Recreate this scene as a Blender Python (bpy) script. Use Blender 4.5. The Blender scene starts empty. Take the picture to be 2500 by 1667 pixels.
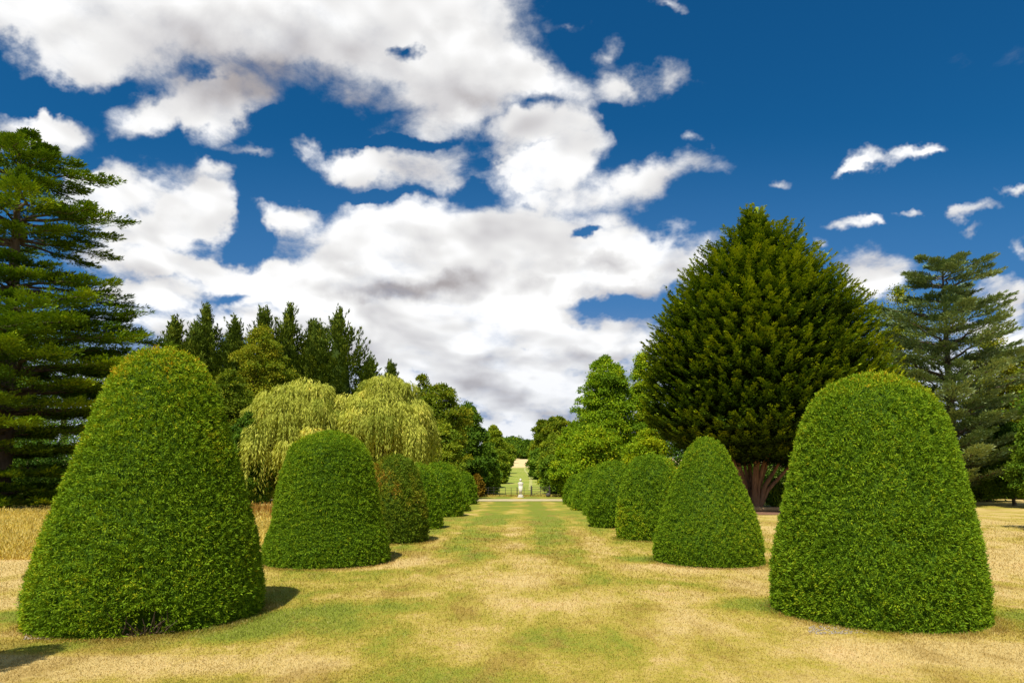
import bpy, math, random
import numpy as np
from mathutils import Vector
rad = math.radians
sc = bpy.context.scene
C = sc.collection

# ------------------------------------------------------------------ camera
F = 1667.0; PSI = rad(0.687); TH = rad(5.0); SH = 1165 - 833.5 - F*math.tan(TH); EYE = 2.6
cam_d = bpy.data.cameras.new("camera"); cam = bpy.data.objects.new("camera", cam_d); C.objects.link(cam)
cam_d.sensor_width = 36; cam_d.lens = 24.0; cam_d.shift_y = SH/2500
cam_d.clip_start = 0.1; cam_d.clip_end = 5000
cam.location = (0, 0, EYE); cam.rotation_euler = (math.pi/2 + TH, 0, PSI)
sc.camera = cam
_r = np.array([math.cos(PSI), math.sin(PSI), 0]); _f = np.array([-math.sin(PSI)*math.cos(TH), math.cos(PSI)*math.cos(TH), math.sin(TH)])
_u = np.array([math.sin(PSI)*math.sin(TH), -math.cos(PSI)*math.sin(TH), math.cos(TH)])
def ray(px, py):
    return _r*((px-1250)/F) + _u*((833.5+SH-py)/F) + _f
def at(px, py, Y):
    d = ray(px, py); return d*(Y/d[1]) + np.array([0, 0, EYE])
def gz(y, x=None):
    y = np.asarray(y, float); s = 8.0
    t = np.clip((y-95)/s, -40, 60)
    return 0.04*s*np.log1p(np.exp(t))

# ------------------------------------------------------------------ light
SUN_EL, SUN_AZ = rad(58), rad(20)            # shadows fall away from the viewer and to the right
sv = Vector((-math.sin(SUN_AZ)*math.cos(SUN_EL), -math.cos(SUN_AZ)*math.cos(SUN_EL), math.sin(SUN_EL)))
sl = bpy.data.lights.new("sun", 'SUN'); sl.energy = 5.0; sl.angle = rad(0.5); sl.color = (1, 0.95, 0.85)
so = bpy.data.objects.new("sun", sl); so.rotation_euler = sv.to_track_quat('Z', 'Y').to_euler(); C.objects.link(so)
sc.view_settings.view_transform = 'Standard'; sc.view_settings.look = 'None'
sc.view_settings.exposure = 0.24; sc.view_settings.gamma = 1
sc.cycles.max_bounces = 6; sc.cycles.transparent_max_bounces = 4; sc.cycles.diffuse_bounces = 3
sc.cycles.use_adaptive_sampling = False

# ------------------------------------------------------------------ node helper
class G:
    def __init__(s, nt): s.nt = nt
    def n(s, typ, **kw):
        nd = s.nt.nodes.new(typ)
        for k, v in kw.items(): setattr(nd, k, v)
        return nd
    def put(s, sock, v):
        if v is None: return
        if isinstance(v, bpy.types.NodeSocket): s.nt.links.new(v, sock)
        else: sock.default_value = v
    def m(s, op, a, b=None, c=None, clamp=False):
        nd = s.n('ShaderNodeMath', operation=op, use_clamp=clamp)
        s.put(nd.inputs[0], a); s.put(nd.inputs[1], b); s.put(nd.inputs[2], c); return nd.outputs[0]
    def noise(s, vec, scale, detail=4, rough=0.5, dist=0.0):
        nd = s.n('ShaderNodeTexNoise'); s.put(nd.inputs['Vector'], vec)
        for k, v in (('Scale', scale), ('Detail', detail), ('Roughness', rough), ('Distortion', dist)): nd.inputs[k].default_value = v
        return nd.outputs['Fac']
    def comb(s, x, y, z):
        nd = s.n('ShaderNodeCombineXYZ')
        for i, v in enumerate((x, y, z)): s.put(nd.inputs[i], v)
        return nd.outputs[0]
    def sep(s, v):
        nd = s.n('ShaderNodeSeparateXYZ'); s.put(nd.inputs[0], v); return nd.outputs
    def mix(s, f, a, b, mode='MIX'):
        nd = s.n('ShaderNodeMix', data_type='RGBA', blend_type=mode)
        s.put(nd.inputs['Factor'], f); s.put(nd.inputs['A'] if False else nd.inputs[6], a); s.put(nd.inputs[7], b); return nd.outputs[2]
    def ramp(s, f, stops, interp='LINEAR'):
        nd = s.n('ShaderNodeValToRGB'); s.put(nd.inputs[0], f); cr = nd.color_ramp; cr.interpolation = interp
        while len(cr.elements) < len(stops): cr.elements.new(0.5)
        for e, (p, c) in zip(cr.elements, stops): e.position = p; e.color = (*c, 1)
        return nd.outputs[0]
    def step(s, v, a, b, lo=0.0, hi=1.0, kind='SMOOTHSTEP'):
        nd = s.n('ShaderNodeMapRange', interpolation_type=kind); s.put(nd.inputs[0], v)
        for i, q in enumerate((a, b, lo, hi)): nd.inputs[i+1].default_value = q
        return nd.outputs[0]
    def blob(s, vec, cx, cy, rx, ry, rot=0.0):
        mp = s.n('ShaderNodeMapping', vector_type='TEXTURE'); s.put(mp.inputs[0], vec)
        mp.inputs['Location'].default_value = (cx, cy, 0); mp.inputs['Rotation'].default_value = (0, 0, rot); mp.inputs['Scale'].default_value = (rx, ry, 1)
        gr = s.n('ShaderNodeTexGradient', gradient_type='SPHERICAL'); s.put(gr.inputs[0], mp.outputs[0]); return gr.outputs['Fac']

# ------------------------------------------------------------------ sky
def build_world():
    w = bpy.data.worlds.new("World"); sc.world = w; w.use_nodes = True
    nt = w.node_tree; nt.nodes.clear(); g = G(nt)
    sky = g.n('ShaderNodeTexSky', sky_type='NISHITA', sun_disc=False)
    sky.sun_elevation = SUN_EL; sky.sun_rotation = math.atan2(sv.x, sv.y); sky.altitude = 60; sky.air_density = 1.0; sky.dust_density = 0.6; sky.ozone_density = 2.0
    tc = g.n('ShaderNodeTexCoord').outputs['Generated']
    x, y, z = g.sep(tc)
    yy = g.m('MAXIMUM', y, 0.02)
    U = g.m('DIVIDE', x, yy); V = g.m('DIVIDE', z, yy)
    uv0 = g.comb(U, V, 0.0)
    wn = g.n('ShaderNodeTexNoise'); g.put(wn.inputs['Vector'], uv0); wn.inputs['Scale'].default_value = 7.0; wn.inputs['Detail'].default_value = 5; wn.inputs['Roughness'].default_value = .6
    wx, wy, _w = g.sep(wn.outputs['Color'])
    uv = g.comb(g.m('ADD', U, g.m('MULTIPLY', g.m('SUBTRACT', wx, .5), .16)), g.m('ADD', V, g.m('MULTIPLY', g.m('SUBTRACT', wy, .5), .13)), 0.0)
    # coordinates on a flat cloud layer: they bunch up toward the horizon as real clouds do
    q = g.m('ADD', g.m('MAXIMUM', V, 0.0), 0.30)
    pl = g.comb(g.m('DIVIDE', U, q), g.m('DIVIDE', 1.0, q), 0.0)
    qo = g.m('ADD', g.m('MAXIMUM', V, 0.0), 0.335)
    plo = g.comb(g.m('DIVIDE', g.m('ADD', U, -0.012), qo), g.m('DIVIDE', 1.0, qo), 0.0)
    n1 = g.m('ADD', g.m('MULTIPLY', g.noise(pl, 4.2, 10, 0.62, 0.15), .6), g.m('MULTIPLY', g.noise(pl, 9.0, 8, 0.6, 0.3), .4))
    n2 = g.noise(plo, 3.4, 3, 0.50, 0.3); n0 = g.noise(pl, 3.4, 3, 0.50, 0.3)
    def tr(px, py, rx, ry, rot=0.0):
        d = ray(px, py); k = F*d[1]
        return d[0]/d[1], (d[2])/d[1], rx/k, ry/k, rad(rot)
    B = CLOUDS; tot = None
    for b in B:
        px, py, rx, ry = b[:4]; amp = b[4] if len(b) > 4 else 1.0; rot = b[5] if len(b) > 5 else 0
        o = g.blob(uv, *tr(px, py, rx, ry, rot))
        o = g.m('MULTIPLY', o, amp*1.6)
        o = g.m('MINIMUM', o, 1.0) if amp > 0 else o
        tot = o if tot is None else g.m('ADD', tot, o)
    tot = g.m('MINIMUM', tot, 1.3)
    dens = g.m('ADD', tot, g.m('MULTIPLY', g.m('SUBTRACT', n1, 0.5), g.m('ADD', g.m('ADD', 2.0, g.step(tot, .98, 1.3, 0.0, -2.2)), g.m('MULTIPLY', g.m('MINIMUM', g.m('MAXIMUM', tot, 0.0), .8), 2.8))))
    mask = g.step(dens, 0.22, 1.35)
    veil = g.m('MULTIPLY', g.step(V, .26, .10), g.m('ADD', .62, g.m('MULTIPLY', g.m('SUBTRACT', n1, .5), 2.2)), clamp=True)
    mask = g.m('MAXIMUM', mask, veil)
    mask = g.m('MULTIPLY', mask, g.step(y, 0.05, 0.2))
    sh = None
    for px, py, rx, ry, amp in SHADES:
        o = g.m('MULTIPLY', g.blob(uv, *tr(px, py, rx, ry)), amp)
        sh = o if sh is None else g.m('ADD', sh, o)
    rel = g.m('SUBTRACT', n0, n2)
    br = g.m('ADD', 0.88, g.m('MULTIPLY', rel, 1.5))
    br = g.m('SUBTRACT', br, g.m('MULTIPLY', sh, g.m('ADD', 0.55, g.m('MULTIPLY', g.m('SUBTRACT', n2, 0.5), 1.4))))
    br = g.m('MAXIMUM', g.m('MINIMUM', br, 0.97), 0.36)
    ccol = g.ramp(br, [(0.0, (2.4, 2.3, 2.5)), (0.38, (3.6, 3.35, 3.4)), (0.62, (5.6, 5.5, 5.6)), (0.82, (7.4, 7.35, 7.3)), (1.0, (9.6, 9.6, 9.6))])
    # ramp colours above 1 are kept
    skyc = g.mix(1.0, sky.outputs[0], (*SKY_TINT, 1), 'MULTIPLY')
    hs = g.n('ShaderNodeHueSaturation'); hs.inputs['Saturation'].default_value = SKY_SAT; g.put(hs.inputs['Color'], skyc)
    lowhaze = g.step(V, 0.0, 0.30, 1.0, 0.0)
    ccol = g.mix(g.m('MULTIPLY', lowhaze, 0.45), ccol, (5.2, 5.7, 6.6, 1))
    clear = g.mix(g.step(V, .55, .05), hs.outputs[0], (.75, 1.9, 4.2, 1)); col = g.mix(mask, clear, ccol)
    # unseen scattered cloud, added behind the viewer to neutralise the blue ambient light
    back = g.m('MULTIPLY', g.step(g.noise(tc, 3.0, 6, .6), .44, .60), g.step(y, .12, -.05))
    col = g.mix(back, col, (7.0, 6.9, 6.7, 1))
    bg = g.n('ShaderNodeBackground'); g.put(bg.inputs[0], col); bg.inputs[1].default_value = 0.1
    out = g.n('ShaderNodeOutputWorld'); nt.links.new(bg.outputs[0], out.inputs[0])
    w.cycles.sampling_method = 'MANUAL'; w.cycles.sample_map_resolution = 256

SKY_TINT = (0.22, 0.53, 0.74); SKY_SAT = 1.08
CLOUDS = [  # px, py, rx, ry, amp, rot : the clouds in view, wide and narrow
 (250,30,420,190),(700,70,560,230),(1080,120,320,210),(900,0,520,180),(1180,190,220,120),(40,10,260,140),(190,150,170,80),
 (965,108,70,55,-1.5),
 (500,235,190,95),(380,270,160,55,.8),(540,310,110,80,.8),(610,372,80,25,.7),
 (40,320,170,75),(175,315,95,60,.8),(110,270,70,40,.6),
 (340,480,270,125),(230,430,170,110,.8),(500,515,140,70),(420,565,210,55,.8),(530,430,70,35,.6),
 (300,620,240,62,.8),(690,515,90,55,.9),
 (880,590,270,165),(1100,560,330,150),(1400,590,330,160),(1620,630,200,120),(1250,660,500,115),(850,680,260,90),
 (1600,425,210,62,.9,14),(1330,440,160,80,.9),(1240,400,130,55,.6),(1390,390,150,60,.8,14),
 (1000,400,250,62,.9),(860,385,110,45,.7),(745,360,60,40,.8,-25),
 (1170,310,300,68,.75),(1360,330,210,72,.9,12),(1400,225,180,85,.72),(1640,190,85,60,.7),(1530,205,90,75,.7,30),(1480,120,60,55,.55),(1390,50,60,30,.45),(1620,5,60,22,.5),
 (560,655,230,62,.9),(430,640,160,40,.7),(700,700,320,80,.9),(380,760,290,85,.9),(330,700,170,55,.8),(560,800,220,50,.8),
 (1000,765,480,85,.95),(1260,735,330,50,.7),(1060,850,520,110,1),(1470,820,330,75,.95),(1280,910,480,100,1),(1250,1000,460,90,1),(1280,1075,460,70,.9),(820,820,260,80,.9),
 (1500,742,160,32,-.9),(880,725,60,16,-.4),
 (2180,388,170,40,.85,16),(2270,365,90,22,.6,5),(2100,415,80,18,.6,20),(1885,440,55,22,.65,12),(2070,556,80,26,.7,14),(2120,545,40,18,.5),(2215,512,55,18,.6,14),(2400,527,85,30,.75,10),(2350,520,40,22,.5),(2480,475,90,20,.6,14),(2400,570,60,16,.5,10),
 (2160,652,180,62,.85,8),(2010,615,45,26,.6),(2440,695,150,55,.8),(2130,705,120,45,.8),(2500,590,45,50,.8),(2490,740,50,60,.8),(2460,820,180,80,.9),(2380,790,120,40,.7),(2350,900,260,90,.9),
 (1290,270,90,40,-.35),(1460,290,60,40,-.45),(1300,490,50,18,-.3),(600,560,80,110,-.6),(565,722,120,28,-.7),(640,440,90,60,-.5),(720,285,150,38,-.8),(930,462,150,22,-.7),(1010,340,130,22,-.5),(1130,440,60,30,-.4),(100,240,120,35,-.5),(480,170,110,25,-.4),(1330,170,40,60,-.3),(1520,300,80,50,-.6),(1420,555,40,16,-.9),(780,460,70,40,-.5),(240,380,50,25,-.5),(1290,845,60,18,-.6),
(1690,340,36,24,.5),
]
SHADES = [(620,160,460,150,.75),(1020,220,330,100,.6),(1120,110,160,60,.35),(180,60,160,60,.2),(900,690,230,48,.62),(1150,705,330,45,.62),(1500,640,220,38,.62),(1420,705,200,34,.5),
 (1300,760,300,30,.15),(1500,875,240,32,.45),(1200,890,300,40,.25),(1000,850,300,40,.15),(1270,960,260,25,.25),(1350,1040,260,50,.25),(400,560,200,50,.25),(820,600,110,70,.25),(1050,550,110,60,.3),(1150,250,200,40,.25)]
build_world()

# ------------------------------------------------------------------ object helpers
def tag(o, label=None, cat=None, group=None, kind=None):
    if label: o["label"] = label
    if cat: o["category"] = cat
    if group: o["group"] = group
    if kind: o["kind"] = kind
    return o
def empty(name, loc, label=None, cat=None, group=None):
    o = bpy.data.objects.new(name, None); C.objects.link(o); o.location = loc; o.empty_display_size = 0.3
    return tag(o, label, cat, group)
def mesh_obj(name, V, Fq, mat, parent=None, tint=None, smooth=False, loc=None):
    """V (n,3); Fq (m,4) or (m,3) int; one mesh object"""
    V = np.ascontiguousarray(V, np.float32); Fq = np.ascontiguousarray(Fq, np.int32)
    me = bpy.data.meshes.new(name); k = Fq.shape[1]
    me.vertices.add(len(V)); me.vertices.foreach_set('co', V.ravel())
    me.loops.add(Fq.size); me.loops.foreach_set('vertex_index', Fq.ravel())
    me.polygons.add(len(Fq)); me.polygons.foreach_set('loop_start', np.arange(0, Fq.size, k, dtype=np.int32))
    me.polygons.foreach_set('loop_total', np.full(len(Fq), k, np.int32))
    if smooth: me.polygons.foreach_set('use_smooth', np.ones(len(Fq), bool))
    if tint is not None:
        a = me.attributes.new('tint', 'FLOAT', 'POINT'); a.data.foreach_set('value', np.ascontiguousarray(tint, np.float32))
    me.update(calc_edges=True)
    me.materials.append(mat)
    o = bpy.data.objects.new(name, me); C.objects.link(o)
    if parent is not None: o.parent = parent
    if loc is not None: o.location = loc
    return o
def nrm(v): return v/np.maximum(np.linalg.norm(v, axis=-1, keepdims=True), 1e-9)
def leaves(pos, axis, nor, L, W, fold=0.12, mid=0.45):
    """folded rhombus leaves; returns V, F"""
    axis = nrm(axis); side = nrm(np.cross(nor, axis)); nn = np.cross(axis, side)
    L = np.broadcast_to(np.asarray(L, float), (len(pos),))[:, None]; W = np.broadcast_to(np.asarray(W, float), (len(pos),))[:, None]
    a = pos; b = pos + axis*L*mid + side*W*0.5 + nn*L*fold; c = pos + axis*L; d = pos + axis*L*mid - side*W*0.5 + nn*L*fold
    V = np.stack([a, b, c, d], 1).reshape(-1, 3)
    return V, np.arange(len(V)).reshape(-1, 4)
def join(parts):
    Vs, Fs, Ts, o = [], [], [], 0
    for V, Fq, T in parts:
        Vs.append(V); Fs.append(Fq+o); Ts.append(np.broadcast_to(T, (len(V),))); o += len(V)
    return np.concatenate(Vs), np.concatenate(Fs), np.concatenate(Ts)
def tube(P, R, n=7):
    P = np.asarray(P, float); R = np.asarray(R, float); T = nrm(np.gradient(P, axis=0))
    ref = np.array([1.0, 0.13, 0.07]); 
    if abs(T[0] @ nrm(ref)) > 0.8: ref = np.array([0.1, 1.0, 0.2])
    A = nrm(np.cross(T, ref)); Bv = np.cross(T, A)
    th = np.linspace(0, 2*np.pi, n, endpoint=False)
    V = (P[:, None] + R[:, None, None]*(np.cos(th)[None, :, None]*A[:, None] + np.sin(th)[None, :, None]*Bv[:, None])).reshape(-1, 3)
    Q = []
    for i in range(len(P)-1):
        for j in range(n):
            Q.append((i*n+j, i*n+(j+1) % n, (i+1)*n+(j+1) % n, (i+1)*n+j))
    return V, np.array(Q)
def fbm3(P, seed=0, octs=3, scale=1.0):
    """cheap smooth pseudo-noise from summed sines, about -1..1"""
    r = np.random.RandomState(seed); out = np.zeros(len(P)); a = 1.0; tot = 0
    for o in range(octs):
        for k in range(4):
            w = r.normal(size=3); w = w/np.linalg.norm(w)*scale*(2.1**o)*r.uniform(.7, 1.3)
            out += a*np.sin(P @ w + r.uniform(0, 6.28)); 
        tot += a*2.0; a *= 0.55
    return out/tot

# ------------------------------------------------------------------ materials
def new_mat(name):
    m = bpy.data.materials.new(name); m.use_nodes = True; nt = m.node_tree
    return m, G(nt), nt.nodes['Principled BSDF'], nt
GAIN = (1.75, 1.5, .75)
def leaf_mat(name, stops, rough=0.7, trans=0.25, spec=0.12, nscale=0.35, namp=0.35):
    stops = [(p, (c[0]*GAIN[0], c[1]*GAIN[1], c[2]*GAIN[2])) for p, c in stops]
    m, g, bs, nt = new_mat(name)
    at_ = g.n('ShaderNodeAttribute', attribute_name='tint')
    geo = g.n('ShaderNodeNewGeometry')
    nz = g.noise(geo.outputs['Position'], nscale, 3, 0.6)
    f = g.m('ADD', at_.outputs['Fac'], g.m('MULTIPLY', g.m('SUBTRACT', nz, 0.5), namp), clamp=True)
    col = g.ramp(f, stops)
    g.put(bs.inputs['Base Color'], col); bs.inputs['Roughness'].default_value = rough; bs.inputs['Specular IOR Level'].default_value = spec
    tr = g.n('ShaderNodeBsdfTranslucent'); g.put(tr.inputs[0], g.mix(1.0, col, (1.3, 1.25, 0.5, 1), 'MULTIPLY'))
    mx = g.n('ShaderNodeMixShader'); mx.inputs[0].default_value = trans
    nt.links.new(bs.outputs[0], mx.inputs[1]); nt.links.new(tr.outputs[0], mx.inputs[2])
    nt.links.new(mx.outputs[0], nt.nodes['Material Output'].inputs[0]); return m
def simple_mat(name, c1, c2, scale=3, rough=0.8, stretch=(1, 1, 1), bump=0.0):
    m, g, bs, nt = new_mat(name)
    tc = g.n('ShaderNodeTexCoord'); mp = g.n('ShaderNodeMapping'); mp.inputs['Scale'].default_value = stretch; g.put(mp.inputs[0], tc.outputs['Object'])
    nz = g.noise(mp.outputs[0], scale, 6, 0.6)
    g.put(bs.inputs['Base Color'], g.ramp(nz, [(0.3, c1), (0.7, c2)])); bs.inputs['Roughness'].default_value = rough
    if bump:
        b = g.n('ShaderNodeBump'); b.inputs['Strength'].default_value = bump; g.put(b.inputs['Height'], nz); g.put(bs.inputs['Normal'], b.outputs[0])
    return m
M = {}
M['yew'] = leaf_mat('yew_foliage', [(0, (.030, .075, .006)), (.35, (.075, .160, .010)), (.62, (.135, .235, .014)), (.82, (.24, .27, .016)), (1, (.36, .22, .02))], trans=.22, nscale=.5, namp=.3)
M['yew_olive'] = leaf_mat('yew_foliage_olive', [(0, (.035, .075, .008)), (.45, (.075, .135, .012)), (.75, (.13, .16, .016)), (1, (.20, .14, .03))], trans=.2, nscale=.8, namp=.5)
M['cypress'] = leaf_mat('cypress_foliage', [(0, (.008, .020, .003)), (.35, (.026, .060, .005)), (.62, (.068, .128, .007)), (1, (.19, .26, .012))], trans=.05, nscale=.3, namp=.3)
M['leylandii'] = leaf_mat('leyland_foliage', [(0, (.022, .045, .007)), (.5, (.055, .095, .012)), (1, (.14, .18, .02))], trans=.12)
M['cedar'] = leaf_mat('cedar_foliage', [(0, (.030, .075, .010)), (.5, (.09, .17, .014)), (1, (.20, .30, .02))], trans=.12)
M['bluecedar'] = leaf_mat('blue_cedar_foliage', [(0, (.055, .10, .08)), (.5, (.13, .20, .16)), (1, (.26, .34, .28))], trans=.10)
M['oak'] = leaf_mat('oak_foliage', [(0, (.035, .075, .008)), (.5, (.09, .145, .012)), (1, (.21, .22, .02))], trans=.3)
M['dark'] = leaf_mat('dark_foliage', [(0, (.020, .060, .010)), (.5, (.050, .115, .014)), (1, (.11, .19, .02))], trans=.25)
M['bright'] = leaf_mat('bright_foliage', [(0, (.06, .13, .010)), (.5, (.14, .25, .012)), (1, (.34, .37, .02))], trans=.35)
M['mid'] = leaf_mat('mid_foliage', [(0, (.04, .09, .012)), (.5, (.10, .17, .018)), (1, (.22, .27, .03))], trans=.3)
M['willow'] = leaf_mat('willow_foliage', [(0, (.12, .17, .035)), (.5, (.28, .34, .10)), (.85, (.42, .46, .18)), (1, (.40, .32, .08))], trans=.35)
M['rusty'] = leaf_mat('rusty_foliage', [(0, (.08, .07, .01)), (1, (.22, .15, .03))], trans=.3)
M['hay'] = leaf_mat('dry_grass', [(0, (.26, .22, .09)), (.5, (.40, .38, .22)), (1, (.48, .48, .38))], trans=.45)
M['redstem'] = leaf_mat('red_grass', [(0, (.13, .08, .03)), (1, (.28, .18, .08))], trans=.3)
M['bark'] = simple_mat('bark', (.05, .035, .022), (.16, .11, .07), 4, .9, (1, 1, .25), .4)
M['bark_red'] = simple_mat('red_bark', (.10, .045, .022), (.34, .17, .085), 4, .9, (1, 1, .2), .4)
M['iron'] = simple_mat('iron', (.02, .018, .015), (.05, .04, .03), 8, .6)
M['wood'] = simple_mat('weathered_wood', (.20, .11, .05), (.40, .26, .12), 6, .9, (1, 1, .3), .3)
M['stone'] = simple_mat('pale_stone', (.50, .46, .38), (.80, .76, .66), 7, .85, bump=.2)
M['greystone'] = simple_mat('dark_stone', (.04, .035, .03), (.12, .10, .08), 7, .9)
M['mulch'] = simple_mat('mulch', (.11, .05, .025), (.28, .14, .07), 9, .95, bump=.5)
M['sand'] = simple_mat('sand_path', (.42, .34, .17), (.56, .47, .28), 1.5, .95)
M['track'] = simple_mat('worn_track', (.32, .34, .07), (.42, .40, .12), .6, .95)
M['pebble'] = simple_mat('pebbles', (.16, .12, .08), (.46, .40, .32), 30, .9)

def lawn_group():
    nt = bpy.data.node_groups.new('lawn_colour', 'ShaderNodeTree')
    nt.interface.new_socket('Color', in_out='OUTPUT', socket_type='NodeSocketColor')
    g = G(nt); out = g.n('NodeGroupOutput')
    P = g.n('ShaderNodeNewGeometry').outputs['Position']; x, y, z = g.sep(P); P2 = g.comb(x, y, 0.0)
    wob = g.noise(P2, 0.25, 3, .6)
    xs = g.m('ADD', x, g.m('MULTIPLY', g.m('SUBTRACT', wob, .5), 2.0))
    big = g.noise(P2, 0.16, 4, .6, .4); med = g.noise(g.comb(x, g.m('MULTIPLY', y, .5), 3.0), 0.75, 6, .68, .3); fine = g.noise(P2, 9.0, 4, .7); spk = g.noise(P2, 38.0, 2, .6)
    # how green: patches + placed damp patches + the far half of the lawn
    gr = g.m('ADD', g.m('MULTIPLY', g.m('SUBTRACT', big, .47), 4.0), g.m('MULTIPLY', g.m('SUBTRACT', med, .5), 4.0))
    far = g.m('MULTIPLY', g.step(y, 22, 44), .62)
    gr = g.m('ADD', gr, far)
    for cx, cy, rx, ry, a, ro in LAWN_BLOBS:
        gr = g.m('ADD', gr, g.m('MULTIPLY', g.blob(P2, cx, cy, rx, ry, rad(ro)), a))
    # mowing stripes run along the avenue
    for cx, w, a in ((-1.9, 1.25, .75), (1.5, 1.0, .85), (-.2, .5, -.25), (4.2, .8, .3), (-4.3, .7, .3), (2.9, .5, -.3), (-3.3, .4, -.2)):
        s_ = g.step(g.m('ABSOLUTE', g.m('SUBTRACT', xs, cx)), w, w*.55)
        gr = g.m('ADD', gr, g.m('MULTIPLY', s_, g.m('MULTIPLY', g.step(y, 8, 34), a)))
    lim = g.m('MULTIPLY', g.step(g.m('ABSOLUTE', x), 9.0, 13.0), -.9)
    gr = g.m('ADD', gr, lim)
    gf = g.m('ADD', g.m('MULTIPLY', gr, .5), g.m('ADD', .36, g.m('MULTIPLY', g.m('SUBTRACT', fine, .5), .9)), clamp=True)
    base = g.ramp(gf, [(0.0, (.54, .40, .155)), (.22, (.48, .36, .105)), (.42, (.41, .32, .062)), (.60, (.32, .27, .038)), (.80, (.25, .255, .030)), (1.0, (.19, .22, .025))])
    # pale bleached straw and pinkish thatch
    tan = g.noise(g.comb(x, g.m('MULTIPLY', y, .55), 8.0), 0.6, 7, .72, .4)
    base = g.mix(g.m('MULTIPLY', g.step(tan, .5, .75), g.step(gf, .55, .25)), base, (.60, .42, .19, 1))
    base = g.mix(g.m('MULTIPLY', g.step(tan, .5, .36), .6), base, (.30, .19, .045, 1))
    v = g.m('ADD', .55, g.m('MULTIPLY', g.m('ADD', fine, spk), .45))
    base = g.mix(1.0, base, g.comb(v, v, v), 'MULTIPLY')
    # ride beyond the fence: green, then a bare sandy rise
    rn = g.noise(P2, .12, 4, .6)
    ride = g.ramp(rn, [(.3, (.20, .26, .035)), (.55, (.28, .31, .05)), (.72, (.44, .38, .12))])
    base = g.mix(g.step(y, 91, 112), base, ride)
    base = g.mix(g.step(y, 235, 262), base, (.66, .50, .24, 1))
    nt.links.new(base, out.inputs[0]); return nt
LAWN_BLOBS = [(-4.6, 12.2, 2.6, 1.6, 2.2, 20), (-3.2, 14.0, 2.5, 1.2, 1.2, 15), (-7.5, 10.7, 2.6, .8, 1.6, 0), (5.6, 14.0, 2.0, 1.4, 2.3, -20), (9.9, 12.6, 1.2, 1.6, 1.8, 0), (.4, 11.1, 1.6, .9, .15, 0), (4.4, 22.0, 2.0, 1.2, 1.5, 0), (-9.2, 13.2, 2, 1.2, 1.6, 0),
  (20.5, 36, 4, 2.5, 2.6, 0), (-1.2, 8.6, 2.2, .8, .5, 0), (-5.2, 21, 3.5, 2.0, -1.6, 0), (-5.0, 9.6, 3.4, .7, -1.6, 5), (5.6, 20.0, 3.0, 1.8, -1.2, 0), (7.4, 10.4, 4, .8, -1.6, 0), (0, 18, 2.2, 5, -.8, 0), (-7, 10.0, 2.2, .5, -1, 0)]
LG = lawn_group()
def lawn_material(name, blade):
    m, g, bs, nt = new_mat(name); gr = g.n('ShaderNodeGroup', node_tree=LG)
    col = gr.outputs[0]
    if blade:
        a = g.n('ShaderNodeAttribute', attribute_name='tint').outputs['Fac']
        k = g.m('ADD', .72, g.m('MULTIPLY', a, .62)); col = g.mix(1.0, col, g.comb(k, k, g.m('MULTIPLY', k, .9)), 'MULTIPLY'); col = g.mix(g.step(a, .8, 1.0, 0.0, .5), col, (.62, .52, .26, 1)); col = g.mix(g.step(a, .14, .0, 0.0, .6), col, (.22, .17, .05, 1))
    g.put(bs.inputs['Base Color'], col); bs.inputs['Roughness'].default_value = .9; bs.inputs['Specular IOR Level'].default_value = .1
    if blade:
        tr = g.n('ShaderNodeBsdfTranslucent'); g.put(tr.inputs[0], col); mx = g.n('ShaderNodeMixShader'); mx.inputs[0].default_value = .3
        nt.links.new(bs.outputs[0], mx.inputs[1]); nt.links.new(tr.outputs[0], mx.inputs[2]); nt.links.new(mx.outputs[0], nt.nodes['Material Output'].inputs[0])
    else:
        P = g.n('ShaderNodeNewGeometry').outputs['Position']
        b = g.n('ShaderNodeBump'); b.inputs['Strength'].default_value = .5; b.inputs['Distance'].default_value = .03
        g.put(b.inputs['Height'], g.noise(P, 14, 4, .7)); g.put(bs.inputs['Normal'], b.outputs[0])
    return m
M['lawn'] = lawn_material('lawn', False); M['blade'] = lawn_material('lawn_blades', True)

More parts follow.
